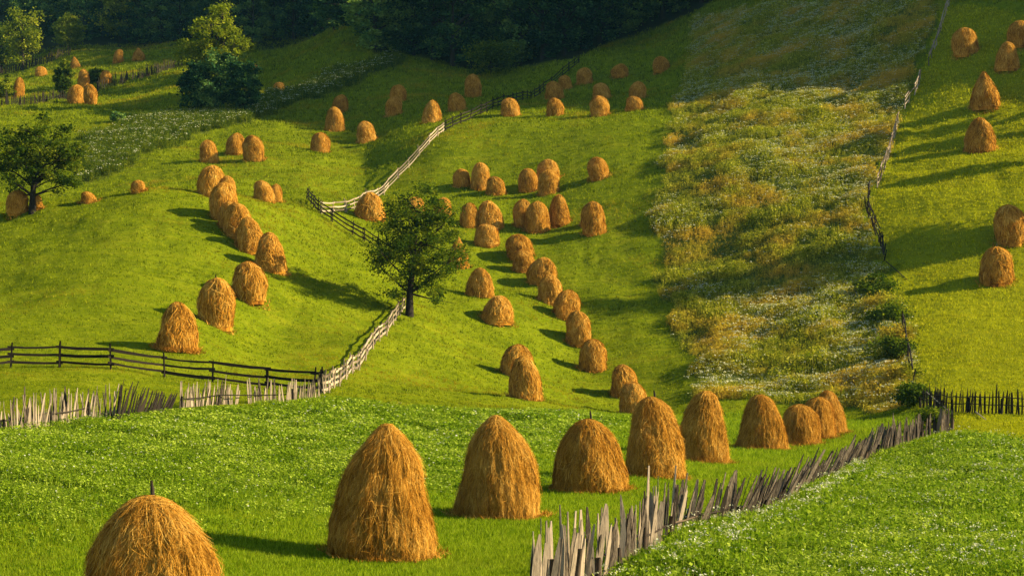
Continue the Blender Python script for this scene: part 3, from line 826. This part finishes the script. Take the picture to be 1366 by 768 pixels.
# leaning fence in front, running up to the right
fl = world_line([(1268,574),(1250,581),(1231,587),(1194,598),(1143,622),(1109,645),(1075,658),(1041,683),(997,702),(950,712),(909,722),(870,742),(835,762)])
a0 = fl[-1]; fl.append(Vector((a0.x - 1.2, a0.y - 4.2, 0)))
fl.append(Vector((a0.x - 2.4, a0.y - 9.2, 0)))
def lean_f(t): return -0.10 - 0.55 * max(0, math.sin(min(max((t - .12) / .68, 0), 1) * math.pi)) ** .7
paling_fence('paling_fence', fl, 'long crooked fence of leaning grey split pales climbing right from the bottom edge', lambda t: 1.2 + .5 * t, .155, .15, lambda t: lean_f(t) * .5, M['pale'], gaps=((.52, .545),), hvar=.30, leanvar=.10, post_every=2.6, rails=1, across=lambda t: .02 - .8 * (lean_f(t) + .1), side=1, pr=.08, post_mat=M['stump'])

# left paling fence below the rail fence
paling_fence('paling_fence', world_line([(-60,592),(0,578),(40,571),(85,563),(120,560),(152,558)]), 'ragged fence of upright grey brown pales at the left edge of the clover', 1.15, .12, .10, -0.0, M['pale'], hvar=.42, group='paling fences', leanvar=.14, rails=1, post_every=4.5, pr=.06)
paling_fence('paling_fence', world_line([(154,560),(170,559),(184,557),(198,555),(214,551),(228,547)]), 'collapsed piece of fence with blackened pales slumping to the right', lambda t: 1.75 + .2 * t, .24, .14, lambda t: .6 + 2.4 * t, M['dark'], hvar=.2, rails=1, post_every=9)
paling_fence('paling_fence', world_line([(240,544),(262,542),(300,539),(340,538),(385,538),(428,531)]), 'pale fence of thin grey stakes running along in front of the dark rail fence', 1.05, .13, .11, lambda t: .12 if t < .5 else -.04, M['pale'], hvar=.42, rails=1, gaps=((.42, .50),), leanvar=.12, post_every=5, pr=.06)
# dark paling on the right
paling_fence('paling_fence', world_line([(1230,543),(1262,549),(1300,552),(1366,553),(1450,556)]), 'dark upright paling fence at the right edge below the steep meadow', 1.28, .2, .13, .05, M['dark'], hvar=.16, leanvar=.04)
sl = world_line([(1233,520), (1262,549)])
pz = pix(1262, 549)
tag(link('fallen_rail', tubes_mesh('fallen_rail', [([pix(1234, 545) + Vector((0, -.4, 1.05)), pz + Vector((0, -.8, .1))], (.035, .03))], .9), M['silver']), 'pale broken rail slanting across the corner of the dark paling fence', 'rail')
tag(link('fallen_rail', tubes_mesh('fallen_rail', [([pix(1296, 551) + Vector((0, -1, .15)), pix(1309, 560) + Vector((0, -1, .1))], (.04, .03))], .9), M['silver']), 'short pale stick lying in the grass before the dark paling fence', 'rail')

def rail_fence(line, label, mat, h=1.1, post_every=2.4, nr=3, post_mat=None, name='rail_fence', drop=0.0, thick=.055, both=True, bw=1.0):
    pp = along(line, post_every, .18, True)
    org = tuple(pp[0][0])
    root = tag(empty(name, org), label, 'fence', 'rail fences')
    for k, (p, tn) in enumerate(pp):
        up = (Vector((0, 0, 1)) + tn * random.gauss(0, .05) + Vector((tn.y, -tn.x, 0)) * random.gauss(0, .05)).normalized()
        hh = h * random.uniform(1.05, 1.35)
        n_ = Vector((-tn.y, tn.x, 0))
        pole_obj('post', [p - up * .2 + n_ * .07, p + up * hh * .5 + n_ * .07, p + up * hh + n_ * .07], (.06, .055, .045), post_mat or mat, root, org)
        if both and k % 2 == 0: pole_obj('post', [p - up * .2 - n_ * .08, p + up * hh * .9 - n_ * .08], (.05, .04), post_mat or mat, root, org)
    for k in range(len(pp) - 1):
        a, b = pp[k][0], pp[k+1][0]; tn = (b - a).normalized()
        for r_ in range(nr):
            if random.random() < drop: continue
            z = h * (.28 + .72 * r_ / max(nr - 1, 1))
            za, zb = z + random.uniform(-.07, .07), z + random.uniform(-.07, .07)
            w_ = [0, 0, (za + zb) / 2 - .05]
            v_, q_ = board(a + Vector((0, 0, za)) - tn * .15, Vector((0, 0, 1)), (b - a).length + .3, random.uniform(.09, .17), 0, 0, thick, False) if False else (None, None)
            # flat split rail: a thin box swept along the span
            sideu = Vector((0, 0, 1)); wd = random.uniform(.10, .17) * bw
            A = a - tn * .18 + Vector((0, 0, za)); B = b + tn * .18 + Vector((0, 0, zb))
            fr = tn.cross(sideu).normalized(); vs = []
            for t in (0, .33, .66, 1):
                c = A.lerp(B, t) + Vector((0, 0, -.05 * math.sin(t * math.pi) + random.uniform(-.012, .012)))
                w2 = wd * random.uniform(.8, 1.1) * .5
                for x_, y_ in ((-1, -1), (1, -1), (1, 1), (-1, 1)):
                    vs.append(tuple(c + sideu * w2 * x_ + fr * thick * .5 * y_ - Vector(org)))
            q = [(4*m_ + j, 4*m_ + (j+1) % 4, 4*m_ + 4 + (j+1) % 4, 4*m_ + 4 + j) for m_ in range(3) for j in range(4)] + [(3, 2, 1, 0), (12, 13, 14, 15)]
            link('rail', np_mesh('rail', np.array(vs), np.array(q), {'tint': np.full(len(vs), random.random())}), mat, root)
    return root

rail_fence(world_line([(-60,496),(0,491),(60,489),(100,490),(155,494),(210,502),(265,508),(320,515),(375,520),(428,524)]), 'dark rail fence crossing the foot of the left knoll', M['dark'], 1.12, 3.2, 3, bw=1.1)
rail_fence(world_line([(430,525),(448,516),(470,496),(490,474),(508,452),(524,432),(540,414)]), 'bright silvery rail fence climbing from the corner to the lone dark tree', M['silver'], 1.0, 1.9, 3)
rail_fence(world_line([(410,266),(424,283),(445,298),(468,312),(495,328),(520,345)]), 'dark rail fence running down from the bend to behind the lone dark tree', M['dark'], 1.15, 3.0, 3)
rail_fence(world_line([(428,285),(450,286),(475,279),(500,266),(520,250),(545,225),(570,196),(592,176)]), 'pale rail fence climbing from the bend to the ridge crest', M['silver'], 1.1, 3.2, 3)
rail_fence(world_line([(594,175),(620,164),(645,152),(668,143),(700,133),(728,120),(750,103),(772,84)]), 'dark rail fence continuing over the crest up to the wood', M['dark'], 1.25, 3.2, 3)

# right boundary: loose poles between the weed strip and the steep meadow
def stake_fence(line, label, name='pole_fence', step=1.0, h=1.2, mat=None):
    pp = along(line, step, .3); org = tuple(pp[0][0]); mat = mat or M['pale']
    root = tag(empty(name, org), label, 'fence', 'pole fences beside the weed strip')
    for k, (p, tn) in enumerate(pp):
        up = (Vector((0, 0, 1)) + Vector((random.gauss(0, .12), random.gauss(0, .12), 0))).normalized()
        hh = h * random.uniform(.7, 1.3)
        pole_obj('post', [p - up * .2, p + up * hh], (.065, .05), mat, root, org)
        if k + 1 < len(pp):
            for z in (.35, .8, 1.05):
                if random.random() < .2: continue
                b = pp[k+1][0]
                pole_obj('rail', [p + Vector((0, 0, z * h + random.uniform(-.1, .1))), b + Vector((0, 0, z * h + random.uniform(-.12, .12)))], (.06, .05), mat, root, org)
    return root
stake_fence(world_line([(1268,0),(1256,40),(1246,70),(1238,90)]), 'upper stretch of rickety pole fence at the top right', step=2.0)
stake_fence(world_line([(1227,108),(1222,125),(1210,140),(1204,150)]), 'short broken stretch of pole fence with silvery rails beside the weeds', step=1.3, mat=M['silver'])
stake_fence(world_line([(1199,165),(1192,190),(1183,215),(1176,235),(1168,255)]), 'middle stretch of leaning pole fence between weeds and steep meadow', step=1.5)
stake_fence(world_line([(1160,262),(1157,285),(1166,308),(1176,330),(1180,352)]), 'dark tangled stretch of pole fence below the bend', step=1.1, mat=M['dark'], h=1.4)
stake_fence(world_line([(1204,440),(1209,468),(1214,490),(1218,515)]), 'lowest remains of pole fence sticking out behind the shrubs', step=2.2, mat=M['bark'])
tag(link('fallen_pole', tubes_mesh('fallen_pole', [([pix(1182, 356) + Vector((0, 0, .5)), pix(1210, 374) + Vector((0, 0, .08))], (.05, .035))], .3), M['bark']), 'fallen pole leaning out of the fence bend onto the steep meadow', 'pole')

# far left palings
paling_fence('paling_fence', world_line([(-40,143),(0,142),(50,139),(92,132)]), 'far dark paling fence at the left edge behind the round tree', 1.7, .42, .22, 0, M['bark'], merge=True, post_every=6, rails=1)
paling_fence('paling_fence', world_line([(130,122),(165,112),(205,100),(243,88)]), 'far paling fence running up right from the small bush to the tall tree', 2.0, .42, .24, 0, M['bark'], merge=True, post_every=5, rails=1)
paling_fence('paling_fence', world_line([(-30,104),(0,99),(30,94),(60,86),(95,72)]), 'farthest paling fence below the sunlit yellow green tree', 2.2, .5, .28, 0, M['bark'], merge=True, post_every=8, rails=1)

# ------------------------------------------------------------------ trees
def tree_arrays(H, cw, ch, zc, nclump, nleaf, lsize, seed, spread=0.13, up=0.3, hollow=0.35, trunk_r=None, low=0.0, lean=(0, 0), lobes=None):
    """uneven crown around (0,0,zc): clumps joined to the trunk by limbs; cw,ch half width and half height"""
    g = np.random.default_rng(seed); rnd = random.Random(seed)
    tr = trunk_r or H * 0.022
    cl = []
    while len(cl) < nclump:
        a = g.normal(0, 1, 3); a /= np.linalg.norm(a)
        r = g.uniform(hollow, 1.0) ** 0.6
        wob = 1 + 0.28 * float(vnoise(a[0] * 1.6 + seed, a[1] * 1.6, a[2] * 1.6, seed))
        if lobes:
            lw = np.array([l[2] ** 2 for l in lobes]); l = lobes[g.choice(len(lobes), p=lw / lw.sum())]
            p = a * r * wob * l[2] * np.array([1, 1, .85]) + np.array([l[0], l[3] if len(l) > 3 else g.normal(0, .35) * cw, l[1]])
        else:
            p = a * r * wob * np.array([cw, cw, ch]); p[2] += zc
        if p[2] < low: continue
        p[0] += lean[0] * p[2] / H; p[1] += lean[1] * p[2] / H
        cl.append(p)
    cl = np.array(cl)
    top = np.array([lean[0] * .8, lean[1] * .8, zc + ch * .55])
    path = [Vector((0, 0, -.3)), Vector((.1 * tr, 0, zc * .25)), Vector((lean[0] * .3, lean[1] * .3, zc * .6)), Vector((lean[0] * .55, lean[1] * .55, zc)), Vector(top)]
    tubes = [(path, (tr * 1.35, tr, tr * .82, tr * .55, tr * .15))]
    def trunk_at(z):
        for a, b in zip(path[:-1], path[1:]):
            if a.z <= z <= b.z: return a.lerp(b, (z - a.z) / (b.z - a.z))
        return path[-1]
    for k in range(min(nclump, 26)):
        c = Vector(cl[k * nclump // min(nclump, 26)])
        z0 = max(H * .16, min(c.z - (Vector((c.x, c.y)).length) * rnd.uniform(.5, .9), zc + ch * .4))
        s = trunk_at(z0); m1 = s.lerp(c, .5) + Vector((rnd.uniform(-.1, .1), rnd.uniform(-.1, .1), rnd.uniform(-.02, .12))) * H * .12
        r0 = tr * rnd.uniform(.28, .5)
        tubes.append(([s, m1, c], (r0, r0 * .6, r0 * .18)))
        for _ in range(2):
            e = c + Vector(g.normal(0, 1, 3)) * cw * .22
            tubes.append(([m1.lerp(c, .4), e], (r0 * .35, r0 * .1)))
    n_ = nleaf // nclump
    szz = np.repeat(g.uniform(.6, 1.35, nclump), n_)[:, None]
    q = np.repeat(cl, n_, 0) + g.normal(0, 1, (nclump * n_, 3)) * np.array([spread * cw * 1.25, spread * cw * 1.25, spread * cw * .75]) * szz
    ct = np.repeat(g.normal(.45, .2, nclump), n_) + g.normal(0, .15, nclump * n_)
    v, f, t = leaves(q, lsize, up, np.clip(ct, 0, 1), .7)
    return tubes, v, f, t

def make_tree(name, loc, label, arrs, leaf, bark=None, group=None, cat='tree', rz=0.0, sc=1.0):
    tubes, v, f, t = arrs
    root = tag(empty(name, loc, rz), label, cat, group); root.scale = (sc,) * 3
    link('trunk', tubes_mesh('trunk', tubes, .4), bark or M['bark'], root)
    link('crown', np_mesh('crown', v, f, {'tint': t}), leaf, root)
    return root

def copy_tree(r, loc, rz, sc, label=None, group=None):
    c = r.copy(); col.objects.link(c); c.location = loc; c.rotation_euler = (0, 0, rz)
    c.scale = sc if isinstance(sc, tuple) else (sc,) * 3
    if label: c['label'] = label
    if group: c['group'] = group
    for ch in r.children:
        k = ch.copy(); col.objects.link(k); k.parent = c
    return c

def at_scale(u, v, px): return px / F * pix(u, v).y

def lob(u, v, L):
    s = pix(u, v).y / F
    return [((a - u) * s, (v - b_) * s, r * s) for a, b_, r in L]
# lone dark tree in the middle
b = pix(546, 421); H_ = at_scale(546, 421, 186)
make_tree('broadleaf_tree', b, 'lone dark spreading tree at the top of the silvery rail fence',
   tree_arrays(H_, H_ * .36, H_ * .40, H_ * .585, 180, 21000, .19, 21, .075, lean=(.9, 0), trunk_r=.27, low=0.6, lobes=lob(546, 421, [(522,278,24),(500,338,18),(510,310,18),(535,295,34),(572,290,32),(598,325,23),(588,370,20),(610,350,10),(545,335,38),(606,388,9),(548,252,16),(500,362,9),(560,372,22),(522,385,15),(578,392,13),(545,362,30),(505,338,20),(560,330,34),(590,345,22)])), M['leaf'])
# round tree at the left
b = pix(43, 283); H_ = at_scale(43, 283, 135)
make_tree('broadleaf_tree', b, 'round dark green tree on the knoll crest at the left edge',
   tree_arrays(H_, H_ * .44, H_ * .38, H_ * .60, 150, 15000, .23, 22, .07, lean=(.6, 0), trunk_r=.26, low=.6, lobes=lob(43, 283, [(20,190,26),(55,182,30),(85,200,22),(30,228,26),(75,233,24),(100,222,10),(2,215,22),(48,160,12),(50,210,30),(15,250,10),(90,245,9)])), M['leaf'])
# tall upper left tree, sunlit top and shaded foot put into leaf colour
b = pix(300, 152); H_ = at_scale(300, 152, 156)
make_tree('broadleaf_tree', b + Vector((-.8, 2.5, 0)), 'tall tree with sunlight painted into its yellow green top above a shaded foot',
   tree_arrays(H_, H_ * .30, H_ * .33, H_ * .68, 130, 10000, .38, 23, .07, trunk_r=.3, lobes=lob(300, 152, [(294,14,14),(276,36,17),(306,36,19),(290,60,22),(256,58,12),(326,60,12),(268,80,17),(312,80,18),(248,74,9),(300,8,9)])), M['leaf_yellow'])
b = pix(282, 152); s_ = at_scale(282, 152, 1)
for (u, hh, ww, sd) in ((262, 70, 22, 31), (294, 82, 30, 32), (324, 74, 22, 33)):  # dark bushes stand in for the shaded lower part of the tall tree
    q = pix(u, 153)
    lab = {262: 'left dark bush standing in for the shaded foot of the tall tree', 294: 'biggest dark bush standing in for the shaded foot and hiding the trunk of the tall tree', 324: 'right dark bush standing in for the shaded foot of the tall tree'}[u]
    make_tree('bush', q, lab, tree_arrays(hh * s_, ww * s_, hh * s_ * .5, hh * s_ * .5, 70, 7000, .40, sd, .12, low=.3), M['leaf_dark'], cat='bush')
# far left individual trees
def quick(u, v, hpx, wpx, seed, leaf, label, name='broadleaf_tree', zc=.58, chh=.44, n=50, nl=4500, ls=.5, cat='tree', sp=.15):
    q = pix(u, v); s = q.y / F
    return make_tree(name, q, label, tree_arrays(hpx * s, wpx * .5 * s, hpx * s * chh, hpx * s * zc, n, nl, ls, seed, sp, low=.2), M[leaf], cat=cat)
quick(30, 94, 84, 50, 41, 'leaf_yellow', 'bright yellow green tree standing above the farthest fence at the left edge')
quick(2, 98, 60, 34, 42, 'leaf', 'partly cut off green tree at the left edge beside the bright yellow green tree')
quick(92, 66, 44, 36, 43, 'leaf_yellow', 'small yellowish tree above the path right of the bright yellow green tree', ls=.55)
quick(84, 132, 52, 22, 44, 'leaf', 'slim dark green young tree between the far haystacks and the left edge', zc=.5, chh=.5)
quick(128, 112, 18, 26, 45, 'leaf', 'low green bush squeezed among the far cluster of haystacks', 'bush', .5, .5, 24, 2000, .4, 'bush')
quick(5, 132, 34, 26, 46, 'leaf_yellow', 'yellowish bush at the left edge below the far paling fences', 'bush', .5, .5, 24, 2200, .4, 'bush')
quick(157, 163, 14, 18, 47, 'leaf_dark', 'small dark bush alone on the shaded far meadow', 'bush', .5, .5, 18, 1600, .35, 'bush')
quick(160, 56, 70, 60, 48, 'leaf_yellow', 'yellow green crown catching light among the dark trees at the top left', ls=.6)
# shrubs at the right edge of the weed strip
quick(1166, 398, 30, 54, 51, 'leaf', 'rounded dark shrub at the right edge of the weed strip below the fence bend', 'bush', .45, .5, 30, 4000, .22, 'bush', .2)
quick(1186, 432, 27, 50, 52, 'leaf', 'dense shrub just below the rounded dark one at the weed strip edge', 'bush', .45, .5, 30, 3500, .22, 'bush', .2)
quick(1190, 480, 30, 50, 53, 'leaf', 'shrub beside the lowest remains of the pole fence', 'bush', .45, .5, 30, 3500, .2, 'bush', .2)
quick(1176, 415, 22, 56, 58, 'weed', 'low olive scrub between the two upper shrubs of the weed strip edge', 'bush', .4, .5, 40, 3000, .17, 'bush', .2)
quick(1198, 456, 24, 44, 59, 'weed', 'low olive scrub above the lowest remains of the pole fence', 'bush', .4, .5, 40, 3000, .17, 'bush', .2)
quick(1206, 508, 26, 46, 60, 'weed', 'low olive scrub at the foot of the lowest pole fence remains', 'bush', .4, .5, 40, 3000, .17, 'bush', .2)
quick(1220, 540, 28, 46, 54, 'leaf', 'green shrub at the left end of the dark paling fence', 'bush', .45, .5, 30, 3000, .18, 'bush', .2)
quick(1248, 568, 22, 40, 55, 'leaf', 'leafy bramble between the leaning fence end and the dark paling fence', 'bush', .4, .5, 24, 2600, .14, 'bush', .22)
# trees standing beyond the right edge, their shade falls into the meadow
for (u, v, hpx, wpx, sd) in ((1475,300,250,120,71),(1530,285,270,110,72)):
    quick(u, v, hpx, wpx, sd, 'leaf', 'tall tree just beyond the right edge shading the steep meadow', ls=.45, nl=6000)['group'] = 'tall trees beyond the right edge'
for (u, v, hpx, wpx, sd) in ((1420,170,90,34,73),(1450,215,110,34,74),(1475,120,120,40,75)):  # slim trees added in place of unseen haystacks, to cast thin meadow shadows
    quick(u, v, hpx, wpx, sd, 'leaf', 'unseen slim tree added beyond the right edge to cast a thin shadow on the meadow', ls=.35, nl=3000)['group'] = 'unseen slim trees added for their shadows'
# bushes in front of the dark wood
quick(655, 100, 44, 60, 61, 'leaf', 'broad green bush standing out in front of the dark wood', 'bush', .5, .5, 34, 4200, .4, 'bush', .18)
quick(637, 72, 56, 34, 62, 'leaf_yellow', 'thin pale leaved sapling in front of the dark wood', zc=.62, chh=.36, n=18, nl=700, ls=.42)
quick(695, 84, 36, 44, 63, 'leaf', 'green bush at the wood edge left of the fence end', 'bush', .5, .5, 30, 3400, .4, 'bush', .18)

# dark wood: trees along the edge
protos = []
for k in range(5):
    Hp = 15.0
    a = tree_arrays(Hp, Hp * (.27 + .04 * (k % 3)), Hp * .50, Hp * .50, 90, 8000, .5, 200 + k, .09, .9, hollow=.6, low=.3)
    protos.append(a)
WL = 'dark broadleaf tree in the shaded wood along the top of the slope'
WG = 'trees of the shaded wood'
edge = [(500,66),(528,68),(552,74),(578,80),(604,88),(632,84),(662,84),(694,86),(724,80),(752,74),(776,68),(800,56),(828,46),(856,36),(884,26),(912,14),(936,4),(520,56),(566,60),(616,70),(676,70),(738,60),(790,44),(842,24),(896,4),(962,-8),(1000,-14),(1050,-22),
        (366,52),(392,54),(420,50),(446,42),(468,34),(338,58),(318,52),(268,50),(240,54),(215,58),(192,60),(170,58),(136,50),(112,54),(60,50),(24,60),(-20,70),(405,40),(352,44),(286,40),(228,44),(150,40),(75,36)]
first = {}
made = []
for i, (u, v) in enumerate(edge):
    try: q = pix(u, v)
    except RuntimeError: continue
    k = i % 5; s = random.uniform(.62, 1.3)
    rz = random.uniform(0, 6.28)
    if k not in first:
        first[k] = make_tree('broadleaf_tree', q, WL, protos[k], M['leaf_dark'], group=WG, rz=rz, sc=s)
    else: copy_tree(first[k], q, rz, (s, s, s * random.uniform(.85, 1.15)))
# conifers rising at the back of the dark edge
# woodland mass behind: one object
def crowns(pts, hs, n, ls, seed):
    vs = []
    g = np.random.default_rng(seed)
    c = np.repeat(pts, n, 0); h = np.repeat(hs, n)
    a = g.normal(0, 1, c.shape); a /= np.linalg.norm(a, axis=1)[:, None]
    a = a * (g.uniform(.3, 1, len(c)) ** .5)[:, None]
    a *= (1 + .35 * vnoise(a[:, 0] * 3 + c[:, 0], a[:, 1] * 3 + c[:, 1], a[:, 2] * 3, 5))[:, None]
    q = c + a * np.stack([h * .34, h * .34, h * .48], 1) + np.stack([0 * h, 0 * h, h * .52], 1)
    return leaves(q, ls, .3, np.clip(g.normal(.45, .22, len(q)), 0, 1), .8)
hill = (cy > 335) & (cy < 640) & (cu > -900) & (cu < 2300) & (cvv < np.minimum(ce_v, 60) - 6) & (fbm(cx/9, cy/9, 0, 90, 2) > -.9)
hill = hill & ~((cu > 330) & (cu < 500) & (cy < 395))
p = scatter_pts(420, hill, 0.3)
stuff('woodland', [crowns(p, rng.uniform(11, 18, len(p)), 900, 1.0, 3)], M['leaf_dark'], 'dark wood covering the hill behind the meadows', 'woodland')
spur = (cu > 1640) & (cy > 262) & (cy < 420) & (cu < 2700) & (cvv < -120)  # woodland on the unseen spur, added for its shade
p = scatter_pts(230, spur, 0.3)
stuff('woodland', [crowns(p, rng.uniform(9, 15, len(p)), 700, 1.0, 4)], M['leaf_dark'], 'unseen wooded spur added beyond the right edge to shade the top of the slope', 'woodland')

# ------------------------------------------------------------------ air
HZ = bpy.data.materials.new('haze'); n_, out_ = nodes(HZ)
pv = n_.nodes.new('ShaderNodeVolumePrincipled')
pv.inputs['Color'].default_value = (0.25, 0.72, 1.0, 1)
pv.inputs['Density'].default_value = 0.00005
pv.inputs['Anisotropy'].default_value = 0.2
n_.links.new(pv.outputs[0], out_.inputs['Volume'])
lo = VP.min(0) - 12; hi = VP.max(0) + 12
hi[2] = max(hi[2], 10) + 25
lo[1] = -15; lo[2] -= 1
cv = np.array([(x, y, z) for x in (lo[0], hi[0]) for y in (lo[1], hi[1]) for z in (lo[2], hi[2])])
cf = np.array([(0,1,3,2),(4,6,7,5),(0,4,5,1),(2,3,7,6),(0,2,6,4),(1,5,7,3)])
tag(link('haze', np_mesh('haze', cv, cf), HZ), 'thin bluish evening haze over the valley', 'haze', kind='stuff')
